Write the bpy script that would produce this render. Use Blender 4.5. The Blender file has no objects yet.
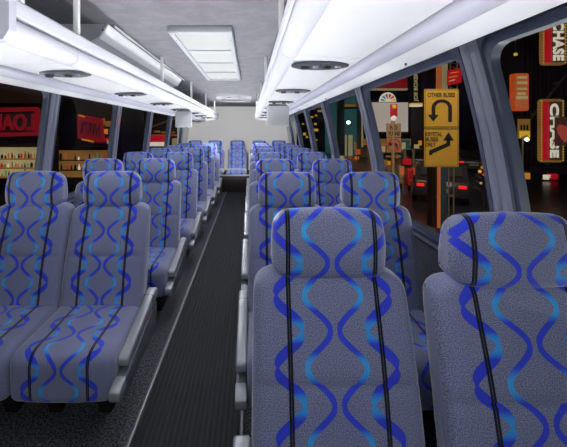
import bpy, bmesh, math, random
from mathutils import Vector, Matrix
random.seed(7)
PI = math.pi
SC = bpy.context.scene
COL = SC.collection
CAMX, CAMZ, F = 0.28, 1.28, 337.0
VPX, VPY = 250.0, 131.0

def at(px, py, Y):
    """point of the place seen at pixel (px,py) at honest depth Y"""
    return Vector((CAMX + (px - VPX) / F * Y, Y, CAMZ + (VPY - py) / F * Y))

def L(r, g, b):
    def f(c):
        c /= 255.0
        return c / 12.92 if c <= 0.04045 else ((c + 0.055) / 1.055) ** 2.4
    return (f(r), f(g), f(b), 1.0)

# ------------------------------------------------------------------ materials
class NT:
    def __init__(s, name):
        s.m = bpy.data.materials.new(name); s.m.use_nodes = True
        s.t = s.m.node_tree; s.n = s.t.nodes
        s.bsdf = s.n['Principled BSDF']; s.out = s.n['Material Output']
    def node(s, typ, **kw):
        nd = s.n.new(typ)
        for k, v in kw.items(): setattr(nd, k, v)
        return nd
    def link(s, a, b): s.t.links.new(a, b)
    def put(s, v, sock):
        if hasattr(v, 'is_linked') or isinstance(v, bpy.types.NodeSocket): s.link(v, sock)
        else: sock.default_value = v
    def M(s, op, a, b=0.0, c=0.0):
        nd = s.node('ShaderNodeMath', operation=op)
        s.put(a, nd.inputs[0]); s.put(b, nd.inputs[1]); s.put(c, nd.inputs[2])
        return nd.outputs[0]
    def mix(s, f, a, b):
        nd = s.node('ShaderNodeMix', data_type='RGBA')
        s.put(f, nd.inputs[0]); s.put(a, nd.inputs[6]); s.put(b, nd.inputs[7])
        return nd.outputs[2]
    def noise(s, scale, detail=2.0, coord='Object', stretch=None, rough=0.5):
        tc = s.node('ShaderNodeTexCoord')
        src = tc.outputs[coord]
        if stretch:
            mp = s.node('ShaderNodeMapping'); mp.inputs['Scale'].default_value = stretch
            s.link(src, mp.inputs['Vector']); src = mp.outputs[0]
        nd = s.node('ShaderNodeTexNoise'); nd.inputs['Scale'].default_value = scale
        nd.inputs['Detail'].default_value = detail; nd.inputs['Roughness'].default_value = rough
        s.link(src, nd.inputs['Vector'])
        return nd.outputs['Fac']
    def ss(s, v, a, b):
        nd = s.node('ShaderNodeMapRange', interpolation_type='SMOOTHSTEP')
        s.put(v, nd.inputs[0]); nd.inputs[1].default_value = a; nd.inputs[2].default_value = b
        return nd.outputs[0]
    def bump(s, h, strength, dist=0.002):
        nd = s.node('ShaderNodeBump'); nd.inputs['Strength'].default_value = strength
        nd.inputs['Distance'].default_value = dist
        s.link(h, nd.inputs['Height']); s.link(nd.outputs[0], s.bsdf.inputs['Normal'])

def plain(name, col, rough=0.5, metal=0.0, var=0.12, scale=6.0, spec=0.5):
    t = NT(name)
    f = t.noise(scale, 3.0)
    a = tuple(c * (1 - var) for c in col[:3]) + (1,)
    b = tuple(min(1, c * (1 + var)) for c in col[:3]) + (1,)
    t.link(t.mix(f, a, b), t.bsdf.inputs['Base Color'])
    t.bsdf.inputs['Roughness'].default_value = rough
    t.bsdf.inputs['Metallic'].default_value = metal
    t.bsdf.inputs['Specular IOR Level'].default_value = spec
    return t.m

def glow(name, col, strength, var=0.25, scale=5.0):
    t = NT(name)
    f = t.noise(scale, 2.0)
    a = tuple(c * (1 - var) for c in col[:3]) + (1,)
    b = tuple(c * (1 + var) for c in col[:3]) + (1,)
    o = t.mix(f, a, b)
    t.link(o, t.bsdf.inputs['Emission Color'])
    t.bsdf.inputs['Emission Strength'].default_value = strength
    t.bsdf.inputs['Base Color'].default_value = (col[0] * .3, col[1] * .3, col[2] * .3, 1)
    t.bsdf.inputs['Roughness'].default_value = .5
    return t.m

def speckle(name, c0, c1, scale, rough=.95, bumpk=.4, sheen=0.0):
    t = NT(name)
    f = t.noise(scale, 2.0, rough=.7)
    g = t.ss(f, .35, .65)
    t.link(t.mix(g, c0, c1), t.bsdf.inputs['Base Color'])
    t.bsdf.inputs['Roughness'].default_value = rough
    t.bsdf.inputs['Specular IOR Level'].default_value = .2
    t.bsdf.inputs['Sheen Weight'].default_value = sheen
    t.bump(f, bumpk)
    return t.m

def fabric():
    """grey-blue moquette with mirrored blue ribbons and paired black stripes (from UV in metres)"""
    t = NT('seat_moquette')
    uv = t.node('ShaderNodeUVMap'); uv.uv_map = 'UVMap'
    sep = t.node('ShaderNodeSeparateXYZ'); t.link(uv.outputs[0], sep.inputs[0])
    u, v = sep.outputs[0], sep.outputs[1]
    a = t.M('ABSOLUTE', u)
    ph = t.M('MULTIPLY', v, 2 * PI / 0.172)
    c = t.M('COSINE', ph)
    sn = t.M('ABSOLUTE', t.M('SINE', ph))
    f1 = t.noise(430.0, 2.0, 'UV', rough=.7)
    f2 = t.noise(9.0, 2.0, 'UV')
    base = t.mix(t.ss(f1, .36, .64), L(82, 90, 119), L(150, 157, 190))
    base = t.mix(t.M('MULTIPLY', f2, .25), base, L(94, 100, 124))
    # inner ribbon
    ui = t.M('MULTIPLY_ADD', c, -.031, .043)
    di = t.M('ABSOLUTE', t.M('SUBTRACT', a, ui))
    hi = t.M('MULTIPLY_ADD', sn, .005, .0058)
    mi = t.M('SUBTRACT', 1.0, t.ss(t.M('SUBTRACT', di, hi), -.001, .001))
    ci = t.mix(t.ss(c, -1.0, -.15), L(64, 166, 236), L(54, 72, 214))
    # outer ribbon, twisting round the stripe
    uo = t.M('MULTIPLY_ADD', c, -.032, .117)
    do = t.M('ABSOLUTE', t.M('SUBTRACT', a, uo))
    ho = t.M('MULTIPLY_ADD', sn, .0165, .0035)
    mo = t.M('SUBTRACT', 1.0, t.ss(t.M('SUBTRACT', do, ho), -.001, .001))
    co = t.mix(t.ss(c, .35, 1.0), L(52, 68, 210), L(60, 156, 232))
    # stripes
    ds = t.M('ABSOLUTE', t.M('SUBTRACT', a, .1165))
    m1 = t.M('SUBTRACT', 1.0, t.ss(ds, .0056, .0066))
    m2 = t.ss(ds, .0004, .0012)
    msk = t.M('MULTIPLY', m1, t.M('MULTIPLY_ADD', m2, .45, .55))
    col = t.mix(mi, base, ci)
    col = t.mix(mo, col, co)
    col = t.mix(msk, col, L(22, 23, 30))
    grain = t.mix(t.ss(f1, .3, .7), (.72, .72, .72, 1), (1.1, 1.1, 1.1, 1))
    mul = t.node('ShaderNodeMix', data_type='RGBA', blend_type='MULTIPLY')
    mul.inputs[0].default_value = .6
    t.link(col, mul.inputs[6]); t.link(grain, mul.inputs[7])
    t.link(mul.outputs[2], t.bsdf.inputs['Base Color'])
    t.bsdf.inputs['Roughness'].default_value = .9
    t.bsdf.inputs['Specular IOR Level'].default_value = .15
    t.bsdf.inputs['Sheen Weight'].default_value = .55
    t.bsdf.inputs['Sheen Roughness'].default_value = .4
    t.bump(f1, .25, .001)
    return t.m

def glass():
    t = NT('window_glass')
    tr = t.node('ShaderNodeBsdfTransparent'); tr.inputs[0].default_value = (.96, .97, .96, 1)
    gl = t.node('ShaderNodeBsdfGlossy'); gl.inputs['Roughness'].default_value = .02
    mx = t.node('ShaderNodeMixShader'); mx.inputs[0].default_value = .009
    t.link(tr.outputs[0], mx.inputs[1]); t.link(gl.outputs[0], mx.inputs[2])
    t.link(mx.outputs[0], t.out.inputs['Surface'])
    return t.m

MAT = {}
MAT['fabric'] = fabric()
MAT['glass'] = glass()
MAT['white'] = plain('white_moulded_plastic', L(236, 236, 240), .28, var=.02)
MAT['white_matt'] = plain('white_painted_panel', L(232, 232, 236), .5, var=.03)
MAT['lilac'] = plain('pale_lilac_grey_moulding', L(194, 194, 208), .3, var=.02)
MAT['lip'] = plain('shade_toned_rack_edge', L(206, 207, 217), .35, var=.02)  # greyer than the rack white: shading put into the edge colour
MAT['rear'] = plain('pale_grey_laminate', L(205, 204, 203), .9, var=.03, scale=2, spec=.1)
MAT['ceiling'] = speckle('grey_felt_headliner', L(114, 114, 120), L(124, 124, 130), 9.0, bumpk=.05)
MAT['frame'] = plain('dark_blue_grey_rubber', L(78, 86, 106), .42, var=.1)
MAT['pillar'] = plain('grey_pillar_moulding', L(146, 149, 166), .34, var=.06)
MAT['wall'] = speckle('grey_wall_carpet', L(70, 72, 80), L(92, 94, 104), 200.0)
MAT['sill'] = plain('brushed_grey_ledge', L(150, 152, 162), .3, .4)
MAT['carpet'] = speckle('dark_speckled_carpet', L(16, 17, 20), L(96, 98, 104), 110.0)
MAT['rubber'] = plain('ribbed_black_rubber', L(40, 42, 46), .75, var=.2, scale=30, spec=.2)
MAT['alu'] = plain('brushed_aluminium', L(126, 128, 134), .5, .6, var=.1, scale=20)
MAT['silver'] = plain('silver_grey_moulding', L(150, 153, 161), .3, .25, var=.05)
MAT['silver_dark'] = plain('grey_side_moulding', L(104, 107, 115), .35, .2, var=.06)
MAT['black'] = plain('black_painted_steel', L(24, 20, 20), .5, var=.2)
MAT['brown'] = plain('dark_brown_bench_base', L(30, 19, 18), .6, var=.2)
MAT['module'] = plain('dark_grey_plastic', L(74, 76, 82), .4)
MAT['module_dark'] = plain('black_plastic', L(30, 30, 33), .35)
MAT['chrome'] = plain('bright_nozzle', L(205, 206, 210), .2, .6)
MAT['monitor'] = plain('pale_grey_monitor_shell', L(186, 187, 190), .45, var=.03)
MAT['duct_face'] = plain('white_vented_face', L(246, 246, 248), .45, var=.02)
MAT['duct'] = plain('grey_duct_shell', L(196, 197, 202), .5, var=.04)
MAT['grille_frame'] = plain('pale_grey_grille_frame', L(176, 180, 186), .4, .2, var=.04)
def grille_mat():
    t = NT('white_perforated_grille')
    tc = t.node('ShaderNodeTexCoord')
    w = t.node('ShaderNodeTexWave'); w.inputs['Scale'].default_value = 55.0
    w.bands_direction = 'Y'
    t.link(tc.outputs['Object'], w.inputs['Vector'])
    t.link(t.mix(w.outputs['Fac'], L(164, 167, 166), L(192, 194, 192)), t.bsdf.inputs['Base Color'])
    t.bsdf.inputs['Roughness'].default_value = .5
    return t.m
MAT['grille'] = grille_mat()
MAT['red'] = plain('red_plastic', L(190, 40, 40), .4)
MAT['redlabel'] = plain('red_white_sticker', L(214, 120, 116), .5)

# ------------------------------------------------------------------ mesh helpers
class MB:
    def __init__(s): s.v = []; s.f = []; s.uv = {}
    def add(s, vs, fs):
        o = len(s.v); s.v += [tuple(v) for v in vs]; s.f += [tuple(i + o for i in f) for f in fs]
        return s
    def box(s, x0, x1, y0, y1, z0, z1):
        vs = [(x, y, z) for x in (x0, x1) for y in (y0, y1) for z in (z0, z1)]
        return s.add(vs, [(0, 1, 3, 2), (4, 6, 7, 5), (0, 4, 5, 1), (2, 3, 7, 6), (0, 2, 6, 4), (1, 5, 7, 3)])
    def prism(s, pts, a0, a1, axis='y'):
        """polygon of 2D points swept along an axis: 'y' uses (x,z), 'x' uses (y,z), 'z' uses (x,y)"""
        n = len(pts)
        def mk(p, a):
            return {'y': (p[0], a, p[1]), 'x': (a, p[0], p[1]), 'z': (p[0], p[1], a)}[axis]
        vs = [mk(p, a0) for p in pts] + [mk(p, a1) for p in pts]
        fs = [(i, (i + 1) % n, n + (i + 1) % n, n + i) for i in range(n)]
        fs += [tuple(range(n - 1, -1, -1)), tuple(range(n, 2 * n))]
        return s.add(vs, fs)
    def tube(s, p0, p1, r0, r1=None, n=12):
        p0 = Vector(p0); p1 = Vector(p1); r1 = r0 if r1 is None else r1
        d = (p1 - p0).normalized(); q = d.to_track_quat('Z', 'Y')
        vs = []
        for p, r in ((p0, r0), (p1, r1)):
            for i in range(n):
                a = 2 * PI * i / n
                vs.append(p + q @ Vector((r * math.cos(a), r * math.sin(a), 0)))
        fs = [(i, (i + 1) % n, n + (i + 1) % n, n + i) for i in range(n)]
        fs += [tuple(range(n - 1, -1, -1)), tuple(range(n, 2 * n))]
        return s.add(vs, fs)
    def ball(s, c, r, nu=12, nv=8, sc=(1, 1, 1)):
        vs = [(c[0], c[1], c[2] - r * sc[2])]
        for j in range(1, nv):
            t = -PI / 2 + PI * j / nv
            for i in range(nu):
                a = 2 * PI * i / nu
                vs.append((c[0] + r * sc[0] * math.cos(t) * math.cos(a), c[1] + r * sc[1] * math.cos(t) * math.sin(a), c[2] + r * sc[2] * math.sin(t)))
        vs.append((c[0], c[1], c[2] + r * sc[2]))
        fs = [(0, 1 + (i + 1) % nu, 1 + i) for i in range(nu)]
        for j in range(nv - 2):
            o = 1 + j * nu
            fs += [(o + i, o + (i + 1) % nu, o + nu + (i + 1) % nu, o + nu + i) for i in range(nu)]
        o = 1 + (nv - 2) * nu
        fs += [(o + i, o + (i + 1) % nu, len(vs) - 1) for i in range(nu)]
        return s.add(vs, fs)
    def build(s, name, mat, parent=None, bevel=0.0, smooth=False, loc=(0, 0, 0), seg=2):
        me = bpy.data.meshes.new(name)
        me.from_pydata(s.v, [], s.f)
        bm = bmesh.new(); bm.from_mesh(me)
        bmesh.ops.recalc_face_normals(bm, faces=bm.faces)
        if bevel > 0:
            ed = [e for e in bm.edges if len(e.link_faces) == 2 and e.calc_face_angle(0) > .5]
            bmesh.ops.bevel(bm, geom=ed, offset=bevel, segments=seg, affect='EDGES', profile=.5)
        bm.to_mesh(me); bm.free()
        if smooth or bevel > 0:
            for p in me.polygons: p.use_smooth = True
            if hasattr(me, 'set_sharp_from_angle'): me.set_sharp_from_angle(angle=math.radians(40))
        me.materials.append(MAT[mat] if isinstance(mat, str) else mat)
        o = bpy.data.objects.new(name, me); COL.objects.link(o)
        if parent is not None: o.parent = parent
        o.location = loc
        return o

def tag(o, label=None, cat=None, group=None, kind=None):
    if label: o['label'] = label
    if cat: o['category'] = cat
    if group: o['group'] = group
    if kind: o['kind'] = kind
    return o
def thing(name, label, cat, loc=(0, 0, 0), group=None, rotz=0.0):
    o = bpy.data.objects.new(name, None); COL.objects.link(o)
    o.location = loc; o.rotation_euler = (0, 0, rotz); o.empty_display_size = .1
    return tag(o, label, cat, group)
def copy_tree(o, parent=None):
    c = o.copy(); COL.objects.link(c)
    if parent is not None: c.parent = parent
    for ch in list(o.children): copy_tree(ch, c)
    return c
def text_mesh(txt, height, depth=.004, mirror=False, width=None):
    """lettering as an MB in the XZ plane facing -Y, centred on the origin"""
    cu = bpy.data.curves.new('lettering', 'FONT'); cu.body = txt; cu.size = 1; cu.extrude = 0.02
    cu.offset = .026
    ob = bpy.data.objects.new('lettering', cu); COL.objects.link(ob)
    bpy.context.view_layer.update()
    dg = bpy.context.evaluated_depsgraph_get()
    me = ob.evaluated_get(dg).to_mesh()
    vs = [v.co.copy() for v in me.vertices]; fs = [tuple(p.vertices) for p in me.polygons]
    ob.evaluated_get(dg).to_mesh_clear()
    bpy.data.objects.remove(ob); bpy.data.curves.remove(cu)
    x0 = min(v.x for v in vs); x1 = max(v.x for v in vs); y0 = min(v.y for v in vs); y1 = max(v.y for v in vs)
    k = height / (y1 - y0); kx = k if width is None else width / (x1 - x0)
    m = MB()
    out = []
    for v in vs:
        x = (v.x - (x0 + x1) / 2) * kx
        out.append((-x if mirror else x, -(v.z / .04 + .5) * depth, (v.y - (y0 + y1) / 2) * k))
    return m.add(out, fs)

# ------------------------------------------------------------------ bus shell
Y0, Y1 = -0.9, 8.0
SIDE = 1
def wallw(z):
    d = max(0.0, z - .6)
    return 1.245 - .05 * d - .12 * d * d if SIDE > 0 else 1.245 - .075 * d - .035 * d * d

o = MB().box(-1.30, 1.30, Y0, Y1, -.06, 0).build('floor', 'carpet'); tag(o, kind='structure')
# ceiling : flat middle, coved to the side walls
prof = []
for i in range(25):
    t = i / 24.0; x = -1.14 + 2.28 * t
    e = max(0, abs(x) - .80) / .34
    prof.append((x, 1.86 - .20 * e ** 2.2))
poly = prof + [(x, z + .05) for x, z in reversed(prof)]
o = MB().prism(poly, Y0, Y1, 'y').build('ceiling', 'ceiling', smooth=True); tag(o, kind='structure')
# rear wall with soft corner returns
o = MB().box(-1.30, 1.30, Y1, Y1 + .05, 0, 1.93).build('wall_rear', 'rear'); tag(o, kind='structure')

PIL = [-.02, 1.203, 2.43, 3.63, 4.81, 6.0, 7.17]
ZS0, ZS1 = .70, 1.615
for side, nm in ((-1, 'left'), (1, 'right')):
    SIDE = side; m = MB()
    # lower panel
    m.prism([(side * 1.235, 0), (side * 1.25, .35), (side * 1.245, ZS0), (side * 1.30, ZS0), (side * 1.30, 0)], Y0, Y1, 'y')
    # header above the windows
    m.prism([(side * wallw(ZS1), ZS1), (side * (wallw(1.69) - .01), 1.70), (side * 1.18, 1.74), (side * 1.20, ZS1)], Y0, Y1, 'y')
    o = m.build('wall_' + nm, 'wall'); tag(o, kind='structure')
    # closed rear quarter panel
    m = MB(); zz = [ZS0 + (1.70 - ZS0) * i / 12 for i in range(13)]
    m.prism([(side * wallw(z), z) for z in zz] + [(side * 1.28, z) for z in reversed(zz)], PIL[-1] + .05, Y1, 'y')
    o = m.build('wall_%s_rear_quarter' % nm, 'rear', smooth=True); tag(o, kind='structure')
    # ledge under the glass
    m = MB().prism([(side * 1.218, .685), (side * 1.213, .70), (side * 1.218, .715), (side * 1.25, .725), (side * 1.25, .68)], Y0, PIL[-1] + .05, 'y')
    o = m.build('trim_ledge_' + nm, 'sill', smooth=True); tag(o, kind='structure')

trim_n = 0; win_n = 0
def arc_pts(w0, w1, y0, y1, r, n=8, sub=10):
    """rounded rectangle in (y,z), counter-clockwise, straight sides subdivided"""
    pts = []
    cs = [(y1 - r, w1 - r, 0), (y0 + r, w1 - r, PI / 2), (y0 + r, w0 + r, PI), (y1 - r, w0 + r, 1.5 * PI)]
    for k, (cy, cz, a0) in enumerate(cs):
        for i in range(n + 1):
            a = a0 + PI / 2 * i / n
            pts.append((cy + r * math.cos(a), cz + r * math.sin(a)))
        ny, nz, na = cs[(k + 1) % 4]
        q = (ny + r * math.cos(na), nz + r * math.sin(na))
        p = pts[-1]
        for i in range(1, sub):
            pts.append((p[0] + (q[0] - p[0]) * i / sub, p[1] + (q[1] - p[1]) * i / sub))
    return pts
for side, nm in ((-1, 'left'), (1, 'right')):
    SIDE = side
    for k in range(len(PIL)):
        # pillar: ridged section swept up the curve of the wall
        yc = PIL[k]; hw = .05
        sec = [(-hw, .03), (-hw, -.022), (-.040, -.034), (-.022, -.036), (-.016, -.028), (-.006, -.028), (0, -.040), (.012, -.044), (.022, -.040), (.028, -.030), (.040, -.026), (hw, -.014), (hw, .03)]
        zs = [ZS0 + .0 + (1.64 - ZS0) * i / 14 for i in range(15)]
        m = MB(); n = len(sec); vs = []; fs = []
        for z in zs:
            for (dy, dx) in sec: vs.append((side * (wallw(z) + dx), yc + dy, z))
        for j in range(len(zs) - 1):
            for i in range(n):
                a = j * n + i; b = j * n + (i + 1) % n
                fs.append((a, b, b + n, a + n))
        fs.append(tuple(range(n))); fs.append(tuple(range((len(zs) - 1) * n, len(zs) * n)))
        m.add(vs, fs); trim_n += 1
        tr = m.build('trim_%d' % trim_n, 'pillar', smooth=True); tag(tr, kind='structure')
        if (side < 0 and k in (3, 6)):
            st = MB(); z0 = 1.34
            st.prism([(side * (wallw(z0 + .11 * i / 4) - .0455), z0 + .11 * i / 4) for i in range(5)] + [(side * (wallw(z0 + .11 * i / 4) - .036), z0 + .11 * i / 4) for i in range(4, -1, -1)], yc - .046, yc - .02, 'y')
            st.build('emergency_exit_sticker', 'redlabel', tr)
    for k in range(-1, len(PIL) - 1):
        a = PIL[k] + .052 if k >= 0 else Y0
        b = PIL[k + 1] - .046
        win_n += 1
        rr = .07
        inn = arc_pts(ZS0 + .055, ZS1 - .050, a + .028, b - .016, rr)
        mid = arc_pts(ZS0 + .030, ZS1 - .022, a + .014, b - .008, rr * .9)
        out = arc_pts(ZS0, ZS1 + .03, a, b, .02)
        n = len(inn); vs = []; fs = []
        rings = [(out, .012), (out, -.022), (mid, -.026), (mid, -.012), (inn, -.006), (inn, .026), (out, .026)]
        for pts, dx in rings:
            for (y, z) in pts: vs.append((side * (wallw(z) + dx), y, z))
        R = len(rings)
        for j in range(R - 1):
            for i in range(n):
                p = j * n + i; q = j * n + (i + 1) % n
                fs.append((p, q, q + n, p + n))
        fr = MB().add(vs, fs).build('window_%d' % win_n, 'frame', smooth=True)
        tag(fr, kind='structure')
        zs = [ZS0 + .03 + (ZS1 - .05 - ZS0) * i / 10 for i in range(11)]
        g = MB().prism([(side * (wallw(z) + .012), z) for z in zs] + [(side * (wallw(z) + .016), z) for z in reversed(zs)], a + .02, b - .006, 'y')
        g.build('glass', 'glass', fr, smooth=True)

# floor runner with ribs, aluminium edge strips
m = MB(); pts = [(-.205, .001)]
x = -.205; nr = 19; step = .44 / nr
for i in range(nr):
    x0 = -.205 + i * step
    pts += [(x0 + step * .10, .0055), (x0 + step * .22, .010), (x0 + step * .62, .010), (x0 + step * .74, .0055), (x0 + step * .99, .005)]
pts += [(.235, .001)]
m.prism(pts, Y0 + .02, 7.0, 'y')
tag(m.build('aisle_runner', 'rubber'), 'black ribbed rubber runner down the middle of the aisle floor', 'floor mat')
for side, xx, nm in ((-1, -.2165, 'left'), (1, .2465, 'right')):
    o = MB().prism([(xx - .011, .0005), (xx - .008, .009), (xx, .012), (xx + .008, .009), (xx + .011, .0005)], Y0 + .02, 7.05, 'y').build('trim_aisle_' + nm, 'alu', smooth=True)
    tag(o, kind='structure')

# ------------------------------------------------------------------ overhead racks
def rack(side, y0, y1, nm):
    cv = 1.118 if side < 0 else 1.045
    t = thing('overhead_luggage_rack', 'long white overhead luggage rack along the %s side windows' % nm, 'luggage rack', (0, 0, 1.5))
    def P(l): return [(side * x, z - 1.5) for x, z in l]
    # upper rail band
    MB().prism(P([(.398, 1.606), (.388, 1.610), (.386, 1.652), (.394, 1.660), (.416, 1.660), (.42, 1.606)]), y0, y1, 'y').build('upper_rail', 'lip', t, bevel=.002)
    # shelf floor and glossy underside
    # rounded lower lip in lengths with a visible joint
    segs = []
    yy = y0
    cut = [1.31 if side < 0 else 1.18, 3.79, 6.27]
    for c in cut + [y1]:
        if c > yy + .05: segs.append((yy, min(c, y1) - (.004 if c < y1 else 0))); yy = c
    for a, b in segs:
        l = [(.402, 1.602), (.392, 1.597), (.386, 1.585), (.386, 1.566), (.392, 1.551), (.404, 1.541), (.420, 1.535), (.434, 1.533), (.440, 1.536), (.440, 1.556), (.42, 1.602)]
        MB().prism(P(l), a, b, 'y').build('lower_lip', 'lip', t, smooth=True)
        MB().prism(P([(.425, 1.546), (.55, 1.540), (.70, 1.534), (.70, 1.550), (.425, 1.570)]), a, b, 'y').build('underside_panel', 'white', t, smooth=True)
    # outer moulding tube, flat valance and the cove up to the wall
    l = [(.702 + .030 * math.cos(a), 1.520 + .024 * math.sin(a)) for a in [2 * PI * i / 16 for i in range(16)]]
    MB().prism(P(l), y0, y1, 'y').build('outer_moulding', 'lilac', t, smooth=True)
    MB().prism(P([(.722, 1.512), (.780, 1.484), (.786, 1.486), (.80, 1.498), (cv, 1.668), (cv, 1.69), (.77, 1.56), (.722, 1.54)]), y0, y1, 'y').build('valance', 'white_matt', t, bevel=.002)
    yy = y0 + .1 + (.27 if side < 0 else .7)
    while yy < y1:
        MB().tube((side * .7665, yy, 1.4905 - 1.5), (side * .764, yy, 1.4845 - 1.5), .0032, n=10).build('screw', 'module', t)
        yy += 1.12
    # end plates
    pl = [(.384, 1.662), (.384, 1.56), (.40, 1.534), (.44, 1.528), (.70, 1.496), (.785, 1.48), (cv - .01, 1.66), (cv - .01, 1.69), (.80, 1.66)]
    MB().prism(P(pl), y0 - .03, y0, 'y').build('end_plate', 'lilac', t)
    MB().prism(P(pl), y1, y1 + .03, 'y').build('end_plate', 'white_matt', t)
    ys = [1.33, 2.62, 3.92, 5.21, 6.5] + ([1.0] if side < 0 else [])
    for y in sorted(ys):
        r = MB().box(side * .404 - .011, side * .404 + .011, y - .009, y + .009, 1.655 - 1.5, 1.859 - 1.5).build('support_rod', 'white', t, bevel=.003)
    return t
rack(-1, .958, 7.3, 'left')
rack(1, .25, 7.3, 'right')

# reading light and air nozzle panels
def module_proto():
    t = thing('reading_light_panel', 'x', 'reading light', (0, 0, 0), 'reading light panels under the luggage racks')
    n = 28; m = MB()
    for (k, z) in ((1.0, 0.004), (.99, -.004), (.86, -.008)):
        m.v += [(.112 * k * math.cos(2 * PI * i / n), .066 * k * math.sin(2 * PI * i / n), z) for i in range(n)]
    for j in range(2):
        m.f += [(j * n + i, j * n + (i + 1) % n, (j + 1) * n + (i + 1) % n, (j + 1) * n + i) for i in range(n)]
    m.f += [tuple(range(n)), tuple(range(2 * n, 3 * n))]
    m.build('housing', 'module', t, smooth=True)
    for x in (-.062, .022):
        MB().tube((x, -.018, -.006), (x, -.018, -.018), .019, .015, 14).build('air_nozzle', 'module_dark', t, smooth=True)
    for x in (-.022, .064):
        MB().tube((x, -.02, -.006), (x, -.02, -.015), .014, .011, 14).build('reading_lamp', 'chrome', t, smooth=True)
    return t
ORD = ['first', 'second', 'third', 'fourth', 'fifth', 'sixth', 'seventh', 'eighth']
mp = module_proto(); used = False
for side, nm, ys, cnt in ((-1, 'left', 1.50, 7), (1, 'right', 1.31, 7)):
    for k in range(0 if side < 0 else -1, cnt):
        c = mp if not used else copy_tree(mp); used = True
        c.location = (-.540 if side < 0 else .552, ys + .82 * k, 1.5345)
        c['label'] = 'dark oval reading light panel under the %s luggage rack, %s' % (nm, 'ahead of all the others' if k < 0 else ORD[k] + ' from the front')

# flip-down monitors
for side, nm, y, w, h in ((-1, 'left', 4.22, .205, .20), (1, 'right', 3.27, .212, .195)):
    t = thing('ceiling_monitor', 'pale grey flip-down monitor seen from the back, hanging from the %s luggage rack' % nm, 'monitor', (side * .55, y, 1.537), 'monitors hanging from the luggage racks')
    m = MB().box(-w / 2, w / 2, -.016, .016, -h - .012, -.012); m.build('monitor_shell', 'monitor', t, bevel=.008)
    MB().box(-w / 2 + .014, w / 2 - .014, .0155, .018, -h + .006, -.03).build('screen', 'module_dark', t)
    MB().tube((-w / 2 + .02, 0, -.006), (w / 2 - .02, 0, -.006), .009, n=12).build('hinge', 'module', t, smooth=True)

# ------------------------------------------------------------------ ceiling equipment
t = thing('ceiling_air_grille', 'white four-section air grille in a grey frame on the ceiling', 'ceiling vent', (.002, 2.74, 1.86))
W, D, TH = .178, .885, .036
MB().box(-W, W, -D, -D + .035, -TH, 0).box(-W, W, D - .035, D, -TH, 0).box(-W, -W + .03, -D + .035, D - .035, -TH, 0).box(W - .03, W, -D + .035, D - .035, -TH, 0).build('outer_frame', 'grille_frame', t, bevel=.004)
seg = (2 * D - .07) / 4
for k in range(4):
    ya = -D + .035 + k * seg
    MB().box(-W + .03, W - .03, ya + .008, ya + seg - .008, -TH + .010, -.004).build('grille_panel', 'grille', t)
    if k: MB().box(-W + .03, W - .03, ya - .012, ya + .012, -TH + .003, -.004).build('cross_bar', 'grille_frame', t)
for x in (-W + .015, W - .015):
    for y in (-.72, 0.05, .72): MB().tube((x, y, -TH - .002), (x, y, -TH), .004, n=8).build('screw', 'module', t)

t = thing('air_duct', 'white slanted air duct on the ceiling above the left luggage rack', 'air duct', (-.55, 2.75, 1.855))
def dp(l): return [(x + .55, z - 1.855) for x, z in l]
ya, yb = -.93, 1.02
MB().prism(dp([(-.49, 1.862), (-.50, 1.862), (-.545, 1.785), (-.60, 1.757), (-.86, 1.72), (-.86, 1.845), (-.80, 1.862)]), ya + .004, yb, 'y').build('duct_shell', 'duct', t)
MB().prism(dp([(-.484, 1.852), (-.492, 1.862), (-.541, 1.786), (-.534, 1.778)]), ya, yb + .004, 'y').build('outlet_face', 'duct_face', t, bevel=.001)
MB().box(.083, .091, ya + .03, yb + .05, -.008, .004).build('edge_rail', 'white', t)
for y in (ya + .02,): MB().tube((.035, ya - .001, -.03), (.035, ya + .004, -.03), .005, n=8).build('screw', 'module_dark', t)

t = thing('roof_hatch', 'grey framed roof escape hatch at the back of the ceiling', 'roof hatch', (.01, 6.05, 1.86))
MB().box(-.30, .30, -.36, -.29, -.035, 0).box(-.30, .30, .29, .36, -.035, 0).box(-.30, -.24, -.29, .29, -.035, 0).box(.24, .30, -.29, .29, -.035, 0).build('hatch_frame', 'ceiling', t, bevel=.005)
MB().box(-.24, .24, -.29, .29, -.014, -.001).build('hatch_cover', 'ceiling', t)
MB().box(-.20, .20, -.366, -.359, -.030, -.008).build('vent_slot', 'module', t)
for x in (-.09, .09): MB().box(x - .03, x + .03, -.371, -.365, -.026, -.012).build('catch', 'module_dark', t)

# ------------------------------------------------------------------ seats
def rounded(pts, rad, seg=6, maxlen=.035):
    """closed polygon with rounded corners, evenly subdivided"""
    n = len(pts); out = []
    for i in range(n):
        p = Vector(pts[i]); a = Vector(pts[i - 1]); b = Vector(pts[(i + 1) % n]); r = rad[i]
        d1 = (a - p).normalized(); d2 = (b - p).normalized()
        if r <= 0: out.append(p); continue
        ang = d1.angle(d2); tl = min(r / math.tan(ang / 2), (a - p).length * .49, (b - p).length * .49)
        s = p + d1 * tl; e = p + d2 * tl
        for k in range(seg + 1):
            q = k / seg
            out.append((1 - q) ** 2 * s + 2 * q * (1 - q) * p + q * q * e)
    fin = []
    for i in range(len(out)):
        a = out[i]; b = out[(i + 1) % len(out)]
        ln = (b - a).length; k = max(1, int(math.ceil(ln / maxlen)))
        if ln < 1e-6: continue
        for j in range(k): fin.append(a + (b - a) * j / k)
    return fin

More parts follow.
